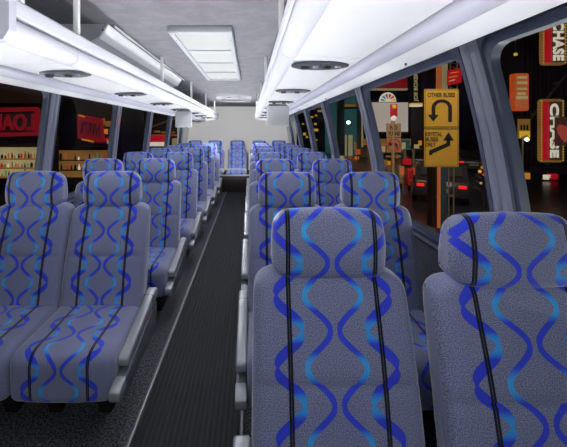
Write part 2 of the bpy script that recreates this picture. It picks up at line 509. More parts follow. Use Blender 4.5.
def pillow(name, prof, hw, er, parent, wfn=None, v0=0.0, crown=0.0, mat='fabric'):
    """closed profile in (y,z) carried across x with rounded ends; UV in metres"""
    n = len(prof)
    area = sum(prof[i].x * prof[(i + 1) % n].y - prof[(i + 1) % n].x * prof[i].y for i in range(n))
    sg = 1 if area > 0 else -1
    nrm = []
    for i in range(n):
        d = (prof[(i + 1) % n] - prof[i - 1]).normalized()
        nrm.append(Vector((-d.y, d.x)) * sg)   # inward
    vl = [v0]
    for i in range(1, n): vl.append(vl[-1] + (prof[i] - prof[i - 1]).length)
    st = []
    K = 6
    for k in range(K + 1):
        a = PI / 2 * k / K
        st.append((-(hw - er + er * math.cos(a)), er * (1 - math.sin(a))))
    M = 10
    for k in range(1, M): st.append((-(hw - er) + 2 * (hw - er) * k / M, 0.0))
    st += [(-x, d) for x, d in reversed(st[:K + 1])]
    vs = []; uv = []
    for x, d in st:
        cr = crown * (1 - (x / hw) ** 2)
        for i in range(n):
            p = prof[i] + nrm[i] * (d - cr)
            w = wfn(p.y) if wfn else 1.0
            vs.append((x * w, p.x, p.y)); uv.append((x * w, vl[i]))
    S = len(st); fs = []; fuv = []
    wrap = vl[-1] + (prof[0] - prof[-1]).length
    for j in range(S - 1):
        for i in range(n):
            i2 = (i + 1) % n
            idx = (j * n + i, j * n + i2, (j + 1) * n + i2, (j + 1) * n + i)
            fs.append(idx)
            fuv.append([(uv[q][0], wrap if (i2 == 0 and q % n == 0) else uv[q][1]) for q in idx])
    fs.append(tuple(range(n))); fuv.append([(.5, 0)] * n)
    fs.append(tuple(range((S - 1) * n, S * n))); fuv.append([(.5, 0)] * n)
    me = bpy.data.meshes.new(name); me.from_pydata(vs, [], fs)
    lay = me.uv_layers.new(name='UVMap')
    for p, us in zip(me.polygons, fuv):
        p.use_smooth = True
        for li, q in zip(p.loop_indices, us): lay.data[li].uv = q
    if sg > 0: pass
    bm = bmesh.new(); bm.from_mesh(me); bmesh.ops.recalc_face_normals(bm, faces=bm.faces); bm.to_mesh(me); bm.free()
    me.materials.append(MAT[mat])
    o = bpy.data.objects.new(name, me); COL.objects.link(o); o.parent = parent
    return o

def make_seat(arm, label):
    """local origin on the floor under the joint of cushion and backrest, facing -Y; arm = aisle side (-1,0,1)"""
    t = thing('passenger_seat', label, 'seat', (0, 0, 0), 'patterned coach seats')
    V = Vector
    # cushion
    pr = rounded([V((.07, .385)), V((-.24, .374)), V((-.372, .374)), V((-.362, .170)), V((.07, .21))], [.03, .3, .075, .035, .03])
    pillow('seat_cushion', pr, .2145, .035, t, v0=.02, crown=.008)
    # backrest
    yf = lambda z: .262 * (z - .40) - .014 * math.sin(max(0, min(1, (z - .40) / .44)) * PI)
    zf = [.32, .42, .50, .56, .612, .620, .628, .68, .74, .80, .872]
    pts = []; rad = []
    for z in zf:
        dent = .005 if abs(z - .620) < .001 else 0
        pts.append(V((yf(z) + dent, z))); rad.append(0)
    pts += [V((yf(.872) + .105, .878)), V((yf(.32) + .11, .30))]; rad += [.04, .03]
    rad[len(zf) - 1] = .045; rad[0] = .03
    pr = rounded(pts, rad)
    R = .062; zt = .876; hw = .2145
    def wf(z):
        base = 1.0 - .03 * max(0, (z - .42) / .46)
        if z > zt - R:
            q = min(1.0, (z - (zt - R)) / R)
            return base * (hw - R * .8 + R * .8 * math.sqrt(max(0.0, 1 - q * q))) / hw
        return base
    pillow('backrest', pr, hw, .035, t, wfn=wf, v0=.06, crown=.006)
    # headrest
    pr = rounded([V((.118, .862)), V((.112, .96)), V((.135, 1.060)), V((.225, 1.030)), V((.24, .866))], [.035, .25, .055, .06, .04])
    def wh(z):
        q = (z - .96) / .10
        return 1.0 - .045 * max(0, q) - .032 * min(1.2, abs(q)) ** 4
    pillow('headrest', pr, .158, .042, t, wfn=wh, v0=.10, crown=.008)
    # pedestal legs
    for s in (-1, 1):
        MB().prism([(-.26, .17), (-.20, .012), (-.20, 0), (.10, 0), (.10, .012), (.04, .205), (-.1, .19)], s * .115 - .028, s * .115 + .028, 'x').build('leg', 'black', t, bevel=.004)
    if arm:
        s = arm; x0, x1 = s * .218, s * .261
        # lower side moulding
        sm = MB().prism([(.12, .215), (.12, .352), (.06, .358), (-.02, .328), (-.28, .276), (-.39, .258), (-.405, .245), (-.395, .208), (-.34, .196), (-.1, .2)], min(x0, x1), max(x0, x1) - 0.0, 'x').build('side_moulding', 'silver_dark', t, bevel=.006)
        MB().prism([(-.412, .253), (-.39, .2625), (-.34, .272), (-.335, .221), (-.397, .204), (-.412, .222)], min(x0, x1) - .001, max(x0, x1) + .001, 'x').build('moulding_cap', 'silver', sm, bevel=.006)
        # folded-down armrest
        ar = MB().prism([(.135, .375), (.14, .405), (.12, .425), (.085, .428), (-.12, .376), (-.31, .334), (-.32, .322), (-.315, .292), (-.30, .286), (-.12, .326), (.05, .362), (.09, .362)], min(x0, x1) - .002, max(x0, x1) + .002, 'x').build('armrest', 'silver', t, bevel=.009, seg=3)
        MB().prism([(.03, .409), (.045, .4185), (.052, .4185), (.058, .365), (.045, .355), (.03, .352)], min(x0, x1) - .0035, max(x0, x1) + .0035, 'x').build('hinge_band', 'silver_dark', ar, bevel=.002)
        MB().box(min(s * .2595, s * .2635), max(s * .2595, s * .2635), -.06, -.035, .345, .362).build('release_button', 'red', ar)
    return t

PITCH = .865
ps = {0: make_seat(0, 'x'), 1: make_seat(1, 'x'), -1: make_seat(-1, 'x')}
usedp = set()
def place(kind, x, y, label):
    c = ps[kind] if kind not in usedp else copy_tree(ps[kind])
    usedp.add(kind); c.scale.x = 1; c.location = (x, y, 0); c['label'] = label
    return c
for k in range(7):
    y = .828 + PITCH * k
    ra = place(-1, .508 if k == 0 else .484, y, 'grey seat with blue ribbons beside the aisle, %s row of the right block' % ORD[k])
    xo, yo = (.992, -.06) if k == 0 else (.942, 0)
    rw = place(0, xo, y + yo, 'grey seat with blue ribbons under the right windows, %s row of the right block' % ORD[k])
    if k == 0: rw.scale.x = 1.07; ra.scale.x = 1.045
for k in range(6):
    y = 1.73 + PITCH * k
    place(1, -.492, y, 'grey seat with blue ribbons beside the aisle, %s row of the left block' % ORD[k])
    place(0, -.922, y, 'grey seat with blue ribbons under the left windows, %s row of the left block' % ORD[k])

# rear bench: base plus five seats
t = thing('rear_bench_base', 'dark brown boxed base carrying the back row across the rear wall', 'bench base', (0, 7.4, 0))
MB().box(-1.2, 1.2, -.36, .55, .0, .36).build('base_box', 'brown', t, bevel=.01)
MB().box(-1.2, 1.2, -.39, -.36, .34, .37).build('edge_strip', 'silver', t, bevel=.004)
def bench_seat(label):
    t = thing('bench_seat', label, 'seat', (0, 0, 0), 'back row seats')
    V = Vector
    pr = rounded([V((.07, .46)), V((-.40, .45)), V((-.40, .374)), V((.07, .374))], [.03, .05, .02, .02])
    pillow('seat_cushion', pr, .212, .03, t, v0=.02, crown=.006)
    pr = rounded([V((0, .40)), V((.10, .88)), V((.19, .88)), V((.10, .40))], [.02, .045, .04, .02])
    R = .06
    def wf(z):
        if z > .88 - R:
            q = min(1, (z - .88 + R) / R); return (.212 - R * .8 + R * .8 * math.sqrt(max(0, 1 - q * q))) / .212
        return 1
    pillow('backrest', pr, .212, .03, t, wfn=wf, v0=.06, crown=.006)
    pr = rounded([V((.09, .87)), V((.09, 1.062)), V((.19, 1.058)), V((.20, .875))], [.03, .05, .05, .04])
    pillow('headrest', pr, .155, .04, t, v0=.1, crown=.008)
    return t
bs = bench_seat('x')
for k, (x, w) in enumerate(((-.929, 'nearest the left windows'), (-.492, 'left of the middle seat'), (0, 'in the middle, facing down the aisle'), (.492, 'right of the middle seat'), (.929, 'nearest the right windows'))):
    c = bs if k == 0 else copy_tree(bs)
    c.location = (x - .005, 7.40, .004); c['label'] = 'patterned back row seat against the rear wall, ' + w
# ------------------------------------------------------------------ the street outside
GZ, PZ = -1.5, -1.37
MAT['asphalt'] = plain('wet_dark_asphalt', L(34, 30, 30), .28, var=.3, scale=1.5)
MAT['paving'] = plain('dark_paving', L(52, 46, 42), .7, var=.2, scale=2)
MAT['dark_facade'] = plain('dark_brown_facade', L(48, 36, 28), .8, var=.25, scale=.6)
MAT['dark_shop'] = plain('dark_shop_board', L(58, 40, 34), .7, var=.25, scale=1.2)
MAT['teal_facade'] = plain('dark_teal_facade', L(52, 74, 70), .6, var=.2, scale=.3)
MAT['cream_facade'] = plain('cream_facade', L(150, 140, 112), .7, var=.25, scale=.8)
MAT['yellow_sign'] = plain('amber_sign_plate', L(200, 150, 48), .55, var=.10, scale=3)
MAT['sign_black'] = plain('black_sign_paint', L(20, 17, 14), .6)
MAT['post'] = plain('grey_steel_post', L(120, 108, 92), .5, .3)
MAT['ochre_wood'] = plain('ochre_painted_timber', L(140, 98, 52), .6, var=.25, scale=2)
MAT['tan_sign'] = plain('tan_sign_plate', L(150, 118, 82), .6)
MAT['car'] = plain('dark_car_paint', L(44, 36, 38), .25)
MAT['tyre'] = plain('black_tyre', L(18, 17, 17), .8)
MAT['lattice'] = plain('cream_steel_lattice', L(150, 146, 116), .6)
def G(name, rgb, s=1.0, var=.2, sc=5.0):
    MAT[name] = glow(name, L(*rgb), s, var, sc); return name
G('lit_red', (150, 12, 26), .8, .15, 1.5); G('lit_dark_red', (112, 10, 20), .65, .2, 2); G('lit_white', (205, 196, 178), .75, .2, 4)
G('lit_screen', (126, 116, 108), 1.35, .08, .3); G('lit_amber', (178, 108, 30), .8, .35, 14); G('lit_orange', (170, 70, 26), .65, .3, 6)
G('lit_yellow', (190, 150, 40), .8, .3, 5); G('lit_cream', (146, 132, 92), .8, .35, 2.5); G('lit_window', (165, 128, 44), .8, .4, .8)
G('lit_lamp', (230, 250, 240), 4.0, .05); G('tail_red', (205, 20, 24), 1.2, .2); G('lit_green', (60, 120, 70), .8); G('lit_blue', (60, 100, 170), .8)
G('lit_orange_dim', (176, 92, 50), .55, .35, .9); G('lit_cream_dim', (150, 140, 104), .5, .35, .9); G('lit_teal', (30, 70, 70), .6, .4, .25)
G('lit_brown_dim', (74, 54, 34), .7, .5, .8); G('lit_letters', (60, 36, 30), .6); G('lit_brown', (120, 84, 40), .6, .4, 1.5); G('lit_pinkred', (150, 60, 44), .7, .25, 2)

def T(name, label, cat, px, py, Y, group=None, rotz=0):
    return thing(name, label, cat, at(px, py, Y), group, rotz)
def S(Y): return Y / F
def bd(x0, y0, x1, y1, cx, cy, Y, ya=0.0, yb=.03, inset=0.0):
    """box in the local frame of a thing placed at pixel (cx,cy,Y)"""
    k = S(Y)
    return MB().box((x0 - cx) * k + inset, (x1 - cx) * k - inset, ya, yb, (cy - y1) * k + inset, (cy - y0) * k - inset)
def letters(txt, px, py, cx, cy, Y, hpx, mat, parent, wpx=None, yoff=0.0, rot=0, mirror=False, dep=.004):
    k = S(Y)
    m = text_mesh(txt, hpx * k, dep, mirror, wpx * k if wpx else None)
    c, s_ = math.cos(rot), math.sin(rot)
    m.v = [(x * c - z * s_ + (px - cx) * k, y + yoff, x * s_ + z * c + (cy - py) * k) for x, y, z in m.v]
    return m.build('lettering', mat, parent)
def rrect(w, h, r, n=6):
    pts = []
    for k, (cx, cz) in enumerate(((w - r, h - r), (-w + r, h - r), (-w + r, -h + r), (w - r, -h + r))):
        for i in range(n + 1):
            a = PI / 2 * (k + i / n); pts.append((cx + r * math.cos(a), cz + r * math.sin(a)))
    return pts

o = MB().box(-60, 60, -10, 90, -1.7, GZ).build('street_ground', 'asphalt'); tag(o, kind='structure')
o = MB().box(2.9, 4.4, -6, 10.5, GZ, PZ).build('pavement_right', 'paving', bevel=.02); tag(o, kind='structure')
o = MB().box(-9, -3.6, -6, 16, GZ, PZ).build('pavement_left', 'paving', bevel=.02); tag(o, kind='structure')

# --- amber road sign pair on its post
Y = 7.3; cx, cy = 441.5, 128; k = S(Y)
t = T('road_sign', 'pair of amber bus lane signs with black arrows outside the right windows', 'road sign', cx, cy, Y)
for y0, y1 in ((89, 127.6), (128.6, 167)):
    w, h = 17.3 * k, (y1 - y0) / 2 * k; zc = (cy - (y0 + y1) / 2) * k
    MB().prism([(x, z + zc) for x, z in rrect(w, h, .03)], 0, .012, 'y').build('sign_plate', 'yellow_sign', t)
    fo = rrect(w - .015, h - .015, .025); fi = rrect(w - .025, h - .025, .02); n = len(fo)
    m = MB(); m.v = [(x, -.002, z + zc) for x, z in fo + fi]; m.f = [(i, (i + 1) % n, n + (i + 1) % n, n + i) for i in range(n)]
    m.build('sign_border', 'sign_black', t)
def Q(px, py): return ((px - cx) * k, (cy - py) * k)
letters('OTHER BUSES', 441.3, 95, cx, cy, Y, 4.6, 'sign_black', t, 27.5)
# u-turn arrow
m = MB(); pts = []
oc = (441.7, 108.0); ro, ri = 10.2, 6.4
outer = [Q(oc[0] + ro * math.cos(a), oc[1] - ro * .85 * math.sin(a)) for a in [PI * i / 16 for i in range(17)]]
inner = [Q(oc[0] + ri * math.cos(a), oc[1] - ri * .85 * math.sin(a)) for a in [PI * i / 16 for i in range(17)]]
n = 17
vs = [(x, -.004, z) for x, z in outer + inner]
m.add(vs, [(i, i + 1, n + i + 1, n + i) for i in range(n - 1)])
def quad(m, p): m.add([(Q(*q)[0], -.004, Q(*q)[1]) for q in p], [tuple(range(len(p)))])
quad(m, [(448.1, 108), (451.9, 108), (451.9, 122), (448.1, 122)])
quad(m, [(431.5, 108), (435.3, 108), (435.3, 115.2), (431.5, 115.2)])
quad(m, [(427.6, 114.8), (438.8, 114.8), (433.2, 121.6)])
m.build('turn_arrow', 'sign_black', t)
for s_, py in (('KRYSTAL', 134.2), ('BUSES', 139.4), ('ONLY', 144.6)):
    wd = {'KRYSTAL': 16.5, 'BUSES': 12.5, 'ONLY': 10}[s_]
    letters(s_, 425.6 + wd / 2, py, cx, cy, Y, 4.3, 'sign_black', t, wd)
m = MB()
quad(m, [(429, 150.6), (446.4, 143.0), (446.4, 139), (450.2, 139), (450.2, 145.6), (432.4, 153.4), (432.4, 155), (429, 155)])
quad(m, [(443.0, 140.5), (453.8, 140.5), (448.3, 132.2)])
m.build('shift_arrow', 'sign_black', t)
for px in (449.3, 454.4):
    q = Q(px, 167); m = MB().tube((q[0], .03, GZ - at(0, cy, Y).z + .12), (q[0], .03, Q(0, 92)[1]), .018, n=10); m.build('post', 'post', t, smooth=True)
MB().box(Q(449, 0)[0], Q(454.6, 0)[0], .022, .038, Q(0, 197)[1], Q(0, 195)[1]).build('post_tie', 'post', t)

# --- banded column behind the sign
Y = 9.2; cx, cy = 439.5, 200; k = S(Y)
t = T('street_column', 'square orange and grey banded column behind the amber bus signs', 'column', cx, cy, Y)
zb = PZ - at(cx, cy, Y).z; zt = (cy - 150) * k
for x0, x1, mt in ((432.8, 437.0, 'ochre_wood'), (437.0, 440.6, 'lit_orange_dim'), (440.6, 446.6, 'teal_facade')):
    MB().box((x0 - cx) * k, (x1 - cx) * k, 0, .30, zb, zt).build('column_face', mt, t)
# --- ochre barrier and kiosk below
Y = 8.6; cx, cy = 428, 236; k = S(Y)
t = T('street_barrier', 'low ochre timber barrier on the pavement below the bus signs', 'barrier', cx, cy, Y)
MB().box((398 - cx) * k, (436 - cx) * k, 0, .06, (cy - 232) * k, (cy - 228.5) * k).build('rail', 'ochre_wood', t)
for px in (400, 430): MB().box((px - 1.8 - cx) * k, (px + 1.8 - cx) * k, .01, .05, PZ - at(cx, cy, Y).z, (cy - 227) * k).build('leg', 'ochre_wood', t)

# --- small NO TURNS cluster
Y = 13.5; cx, cy = 393.5, 138; k = S(Y)
t = T('no_turns_sign', 'tan NO TURNS sign over a red crossed-out left turn sign on a thin post', 'road sign', cx, cy, Y)
bd(386.6, 123.4, 401, 137.2, cx, cy, Y).build('sign_plate', 'tan_sign', t)
letters('NO', 393.8, 127.6, cx, cy, Y, 4.2, 'sign_black', t, 7, -.004)
letters('TURNS', 393.8, 133.6, cx, cy, Y, 4.0, 'sign_black', t, 12, -.004)
bd(386.8, 137.8, 401, 152.2, cx, cy, Y).build('sign_plate', 'tan_sign', t)
m = MB(); n = 28; c0 = ((393.9 - cx) * k, (cy - 145) * k)
for r in (6.7, 5.4): m.v += [(c0[0] + r * k * math.cos(2 * PI * i / n), -.006, c0[1] + r * k * math.sin(2 * PI * i / n)) for i in range(n)]
m.f = [(i, (i + 1) % n, n + (i + 1) % n, n + i) for i in range(n)]
d = 4.3 * k; e = .55 * k
m.add([(c0[0] - d - e, -.007, c0[1] + d - e), (c0[0] - d + e, -.007, c0[1] + d + e), (c0[0] + d + e, -.007, c0[1] - d + e), (c0[0] + d - e, -.007, c0[1] - d - e)], [(0, 1, 2, 3)])
m.build('prohibition_ring', 'red', t)
m = MB()
def q2(pts): m.add([((x - cx) * k, -.005, (cy - y) * k) for x, y in pts], [tuple(range(len(pts)))])
q2([(390.4, 143.2), (396.4, 143.2), (397.6, 144.4), (397.6, 149), (395.9, 149), (395.9, 145), (390.4, 145)]); q2([(387.9, 144.1), (390.8, 141.4), (390.8, 146.8)])
m.build('turn_arrow', 'sign_black', t)
MB().tube((0, .05, GZ - at(cx, cy, Y).z), (0, .05, (cy - 121) * k), 1.7 * k, n=10).build('post', 'tan_sign', t, smooth=True)
Y = 13.9; cx, cy = 393.5, 156.4; k = S(Y)
t = T('one_way_sign', 'dark narrow one way arrow sign below the NO TURNS sign', 'road sign', cx, cy, Y)
bd(383.8, 153.2, 403.2, 159.6, cx, cy, Y).build('sign_plate', 'sign_black', t)
m = MB()
m.add([((x - cx) * k, -.004, (cy - y) * k) for x, y in [(386, 155.4), (396, 155.4), (396, 153.8), (402, 156.4), (396, 159), (396, 157.4), (386, 157.4)]], [tuple(range(7))])
m.build('arrow', 'lit_brown', t)
# traffic light above it
Y = 13.6; cx, cy = 394.3, 113; k = S(Y)
t = T('traffic_light', 'red backed traffic signal with a pale round lens above the NO TURNS sign', 'traffic light', cx, cy, Y)
bd(391.2, 104, 397.6, 116.8, cx, cy, Y, 0, .12).build('signal_box', 'lit_red', t, bevel=.02)
MB().ball((0, -.01, (cy - 106.6) * k), 2.1 * k, sc=(1, .5, 1)).build('lens', 'lit_yellow', t, smooth=True)
MB().ball((-.2 * k, .04, (cy - 118) * k), 3.0 * k, sc=(1, .6, 1)).build('round_lens', 'lit_white', t, smooth=True)

# --- big pale screen block
Y = 34; cx, cy = 391, 118; k = S(Y)
t = T('billboard_screen', 'large pale grey billboard screen with a black frame above the street', 'billboard', cx, cy, Y)
bd(366, 99.6, 412, 135.5, cx, cy, Y, .05, .9).build('screen_frame', 'sign_black', t)
bd(368.5, 102.4, 408, 131.8, cx, cy, Y, -.02, .06).build('screen_face', 'lit_screen', t)
t = T('illuminated_banner', 'wide red lit banner high up above the pale billboard screen', 'banner', 388, 80, 33.5)
bd(366, 69, 407.5, 88.5, 388, 80, 33.5, 0, .4).build('banner_face', 'lit_dark_red', t)
bd(366, 88.5, 407.5, 90, 388, 80, 33.5, -.05, .4).build('banner_edge', 'lit_cream_dim', t)
# fan emblem
Y = 33; cx, cy = 388.3, 101.5; k = S(Y)
t = T('fan_emblem', 'white fan emblem with coloured petals on top of the pale billboard', 'emblem', cx, cy, Y)
m = MB(); m.prism([(8.2 * k * math.cos(a), 9.3 * k * math.sin(a)) for a in [PI * i / 18 for i in range(19)]], .05, .3, 'y'); m.build('backing', 'lit_white', t)
for i, mt in enumerate(('lit_yellow', 'lit_orange', 'lit_red', 'lit_pinkred', 'lit_blue', 'lit_green')):
    a = PI * (i + .5) / 6; m = MB(); pts = []
    for j in range(9):
        b = -PI / 2 + PI * j / 8; rr = 6.4 * k + 1.3 * k * math.cos(b); pts.append((rr * math.cos(a) * 1.0 - 1.2 * k * math.sin(b) * math.sin(a), rr * math.sin(a) + 1.2 * k * math.sin(b) * math.cos(a)))
    pts.append((2.5 * k * math.cos(a), 2.5 * k * math.sin(a)))
    m.prism(pts, 0, .06, 'y'); m.build('petal', mt, t)
# yellow marquee below screen
for nm, lb, x0, y0, x1, y1, Yd, mt in (
    ('lit_marquee', 'yellow lit marquee strip under the pale billboard screen', 366, 139, 412, 144, 33.3, 'lit_brown'),
    ('lit_awning', 'blue lit shop awning below the yellow marquee strip', 399, 140, 410, 150, 32, 'lit_teal')):
    t = T(nm, lb, 'shop front', (x0 + x1) / 2, (y0 + y1) / 2, Yd)
    bd(x0, y0, x1, y1, (x0 + x1) / 2, (y0 + y1) / 2, Yd, 0, 1.0).build('fascia', mt, t)
    bd(x0, y1, x1, y1 + 1, (x0 + x1) / 2, (y0 + y1) / 2, Yd, -.2, 1.0).build('lower_edge', 'lit_orange_dim', t)
# vertical sign with letters reading upwards
Y = 28; cx, cy = 416, 85
t = T('vertical_sign', 'narrow dark vertical sign with pale letters reading upwards beside the billboard', 'sign', cx, cy, Y)
bd(411.8, 52, 420.6, 103, cx, cy, Y, 0, .5).build('sign_board', 'sign_black', t)
letters('JOE BOXER', 416.2, 87, cx, cy, Y, 5.0, 'lit_cream', t, 29, -.02, PI / 2)
bd(411.8, 103, 422, 104.6, cx, cy, Y, -.1, .5).build('sign_foot', 'lit_yellow', t)
bd(411.8, 104.8, 422, 106.4, cx, cy, Y, -.1, .5).build('sign_foot', 'lit_white', t)
# columns of the building behind
def building(name, label, x0, y0, x1, Y, depth, mat, wins=(), wmat='lit_window', extra=()):
    cx = (x0 + x1) / 2; k = S(Y); base = Vector((at(cx, 0, Y).x, Y, GZ))
    t = thing(name, label, 'building', base)
    zt = at(0, y0, Y).z - GZ; hw = (x1 - x0) / 2 * k
    MB().box(-hw, hw, 0, depth, 0, zt).build('wall', mat, t)
    MB().box(-hw - .1, hw + .1, -.15, depth, zt, zt + .3).build('cornice', mat, t)
    for w in wins:
        p0 = at(w[0] - w[2], w[1] + w[3], Y) - base; p1 = at(w[0] + w[2], w[1] - w[3], Y) - base
        MB().box(p0.x, p1.x, -.04, .04, p0.z, p1.z).build('window', w[4] if len(w) > 4 else wmat, t)
    for (a, b, c, d, mt, out) in extra:
        p0 = at(a, d, Y) - base; p1 = at(c, b, Y) - base
        MB().box(p0.x, p1.x, -out, .1, p0.z, p1.z).build('facade_panel', mt, t)
    return t
rs = random.Random(3)
wn = [(309.5, 128, 1, 1), (312, 117, 1.2, .8), (315.5, 124, 1.2, 1), (316, 115.5, 1, .9), (316, 130, 2.2, 1.3), (304.5, 134, 1.4, 1.4), (307, 137, 1, 1), (316, 140, 1.4, .6), (320, 111, 2.4, .8), (310, 107.5, 1, .7), (303, 124, .8, .8), (303.2, 148, .7, 1), (319, 107, 1.2, .7), (331, 110.5, .9, 1), (334.5, 110.6, .9, 1), (326, 146, .8, .9), (299, 139, .7, .8), (298, 127, .6, .7)]
building('office_building', 'dark office building with a few small yellow lit windows beyond the rear right windows', 285, 40, 337, 46, 12, 'dark_facade', wn)
building('shop_building', 'dark teal building with a yellow band and vertical letters behind the street lamp', 337, 40, 357, 38, 6, 'lit_teal', [], extra=((343, 104.5, 359, 107, 'lit_brown', .3), (343, 107, 359, 109, 'sign_black', .3), (337, 60, 343, 164, 'teal_facade', .6), (345, 135, 352, 156, 'lit_cream_dim', .2), (354, 142, 372, 149, 'lit_brown', .5)))
building('cream_building', 'cream stone building with tall piers left of the pale billboard', 361, 40, 367, 36, 1.5, 'cream_facade', [(362.4, 125, .9, 22, 'lit_cream_dim'), (364.5, 120, 1.0, 26, 'sign_black')])
building('striped_building', 'orange and cream striped tower front behind the amber bus signs', 427, 20, 449.5, 30, 3, 'dark_facade', [(433.5, 70, 5, 12, 'sign_black')], extra=((435.8, 52, 440.6, 118, 'lit_orange_dim', .2), (441, 50, 445.8, 118, 'lit_cream_dim', .3), (427, 56, 436, 66, 'lit_brown', .1)))
building('far_block', 'long dark block closing the street behind the traffic', 366, 60, 560, 62, 10, 'dark_facade', [(408, 160, 2, 2, 'lit_cream'), (402, 150, 1.2, 5, 'lit_cream_dim'), (418, 158, 1, 3, 'lit_orange')])
# steel lattice with red sign
Y = 17.5; cx, cy = 455, 76; k = S(Y)
t = T('lattice_mast', 'cream steel lattice mast behind the small red sign', 'mast', 453, 76, Y + .3)
for px in (450.3, 457.2): MB().tube(((px - 453) * k, 0, GZ - at(0, 76, Y + .3).z), ((px - 453) * k, 0, 1.6), .035, n=8).build('upright', 'lattice', t)
for z0 in [-.6 + .22 * i for i in range(10)]: MB().tube(((450.3 - 453) * k, 0, z0), ((457.2 - 453) * k, 0, z0 + (.1 if int(z0 * 100) % 2 else -.1)), .018, n=6).build('brace', 'lattice', t)
t = T('red_notice_sign', 'small slanted red sign with yellow writing right of the amber bus signs', 'sign', cx, cy, Y)
pl = [((x - cx) * k, (cy - y) * k) for x, y in ((447.6, 70.4), (461.8, 67.2), (461.6, 82.6), (447.2, 85.6))]
MB().prism(pl, 0, .05, 'y').build('sign_plate', 'lit_red', t)
for i, (y, a, b) in enumerate(((72.8, 450, 458.5), (77, 448.6, 457.5), (80.7, 449, 455))):
    MB().prism([((x - cx) * k, (cy - yy) * k) for x, yy in ((a, y), (b, y - 1.6), (b, y - .4), (a, y + 1.0))], -.01, 0, 'y').build('writing_line', 'lit_amber' if i < 2 else 'lit_cream', t)

# --- right hand building with the vertical bank signs
building('theatre_building', 'dark ribbed theatre front behind the vertical red and white signs', 521, -30, 640, 21, 2, 'dark_facade', [], extra=tuple((522 + 4.2 * i, 40, 523.2 + 4.2 * i, 165, 'dark_shop', .12) for i in range(24)) + ((530, 166, 575, 172, 'dark_shop', .8), (534, 185, 560, 215, 'dark_shop', .3)))
def vsign(x0, y0, x1, y1, Y, label, split, txt, mt_txt, lett, tdy, tl):
    cx, cy = (x0 + x1) / 2, (y0 + y1) / 2; k = S(Y)
    t = T('vertical_sign', label, 'sign', cx, cy, Y)
    w, h = (x1 - x0) / 2 * k, (y1 - y0) / 2 * k
    MB().prism(rrect(w, h, 3.5 * k), 0, .16, 'y').build('sign_box', 'lit_brown', t)
    MB().box(-w + 2.2 * k, (split - cx) * k, -.03, .05, -h + 2.5 * k, h - 2.5 * k).build('red_panel', 'lit_red', t)
    MB().box((split - cx) * k, w - 2.2 * k, -.025, .05, -h + 2.5 * k, h - 2.5 * k).build('dark_panel', 'lit_letters', t)
    letters(txt, (split + lett / 2 + .3), cy + tdy, cx, cy, Y, lett, mt_txt, t, tl, -.05, -PI / 2, dep=.05)
    n = int((y1 - y0) / 3.0)
    m = MB()
    for i in range(n + 1):
        for x in (-w + 1.0 * k, w - 1.0 * k): m.ball((x, -.02, -h + 2 * k + (2 * h - 4 * k) * i / n), .6 * k, 6, 4)
    m.build('bulb_border', 'lit_yellow', t)
vsign(542.2, 14, 566.4, 64.8, 15.0, 'vertical red and white CHASE sign with amber bulb border, top right window corner', 551.5, 'CHASE', 'lit_white', 10.5, 2.2, 39)
vsign(540.2, 99, 564, 162.4, 15.5, 'taller vertical red sign with white lettering, half covered by a dark red board', 548.6, 'CHASE', 'lit_white', 8.2, 0, 54)
Y = 14.2; cx, cy = 562, 131; k = S(Y)
t = T('hanging_board', 'dark red square board with a lighter rounded shape in front of the tall red sign', 'sign', cx, cy, Y)
bd(556.6, 117, 576, 146, cx, cy, Y, 0, .1).build('board', 'lit_letters', t)
hp = [(5.8 * math.sin(a) ** 3, (4.6 * math.cos(a) - 1.8 * math.cos(2 * a) - .7 * math.cos(3 * a))) for a in [2 * PI * i / 30 for i in range(30)]]
MB().prism([((x * 1.35 + 2.6) * k, (z * 1.9 - 1) * k) for x, z in hp], -.03, .01, 'y').build('rounded_shape', 'lit_pinkred', t)
Y = 17; cx, cy = 521.5, 92; k = S(Y)
t = T('orange_sign', 'tall orange lit sign with blocks of pale lettering right of the wide window pillar', 'sign', cx, cy, Y)
MB().prism(rrect(7.4 * k, 18.8 * k, 2 * k), 0, .3, 'y').build('sign_box', 'lit_orange', t)
bd(515.4, 74.5, 527.6, 109.5, cx, cy, Y, -.02, .02).build('sign_face', 'lit_orange_dim', t)
for y, a, b, h in ((77.5, 517, 526.4, 2.2), (82.8, 516.8, 526.6, 2.6), (88.8, 516.6, 526.4, 1.8), (93.6, 517, 525, 2.4), (97.6, 516, 527, 3.2)):
    bd(a, y - h / 2, b, y + h / 2, cx, cy, Y, -.05, -.01).build('lettering_block', 'lit_cream', t)
Y = 16.5; cx, cy = 522.5, 128
t = T('yellow_sign', 'small dim yellow lit sign under the tall orange sign', 'sign', cx, cy, Y)
bd(516, 117, 531, 139.5, cx, cy, Y, 0, .25).build('sign_box', 'sign_black', t)
bd(517.5, 119, 530, 138.5, cx, cy, Y, -.02, .02).build('sign_face', 'lit_brown', t)
bd(519, 131, 529.5, 138, cx, cy, Y, -.03, -.01).build('lower_panel', 'lit_yellow', t)
for i in range(3): bd(520 + 3 * i, 125, 521.8 + 3 * i, 130, cx, cy, Y, -.03, -.01).build('glyph', 'sign_black', t)
def lamp(px, py, Y, label, h=None):
    t = T('street_lamp', label, 'street lamp', px, py, Y)
    zb = GZ - at(px, py, Y).z
    MB().tube((0, .12, zb), (0, .12, .12), .05, .035, 10).build('pole', 'post', t, smooth=True)
    MB().tube((0, .12, .10), (0, -.1, .16), .03, n=8).build('arm', 'post', t, smooth=True)
    MB().ball((0, -.1, 0), .055 * Y / 10, 12, 8, (1, 1, .9)).build('lamp_globe', 'lit_lamp', t, smooth=True)
    for i in range(8):
        pass
    return t
lamp(525, 139.5, 14.5, 'glowing white street lamp in front of the small yellow sign')
lamp(348, 122.5, 24, 'glowing white street lamp in front of the dark teal building')
Y = 12.5; cx, cy = 526.5, 176
t = T('walk_signal', 'small amber pedestrian signal box on the right street lamp pole', 'signal', cx, cy, Y)
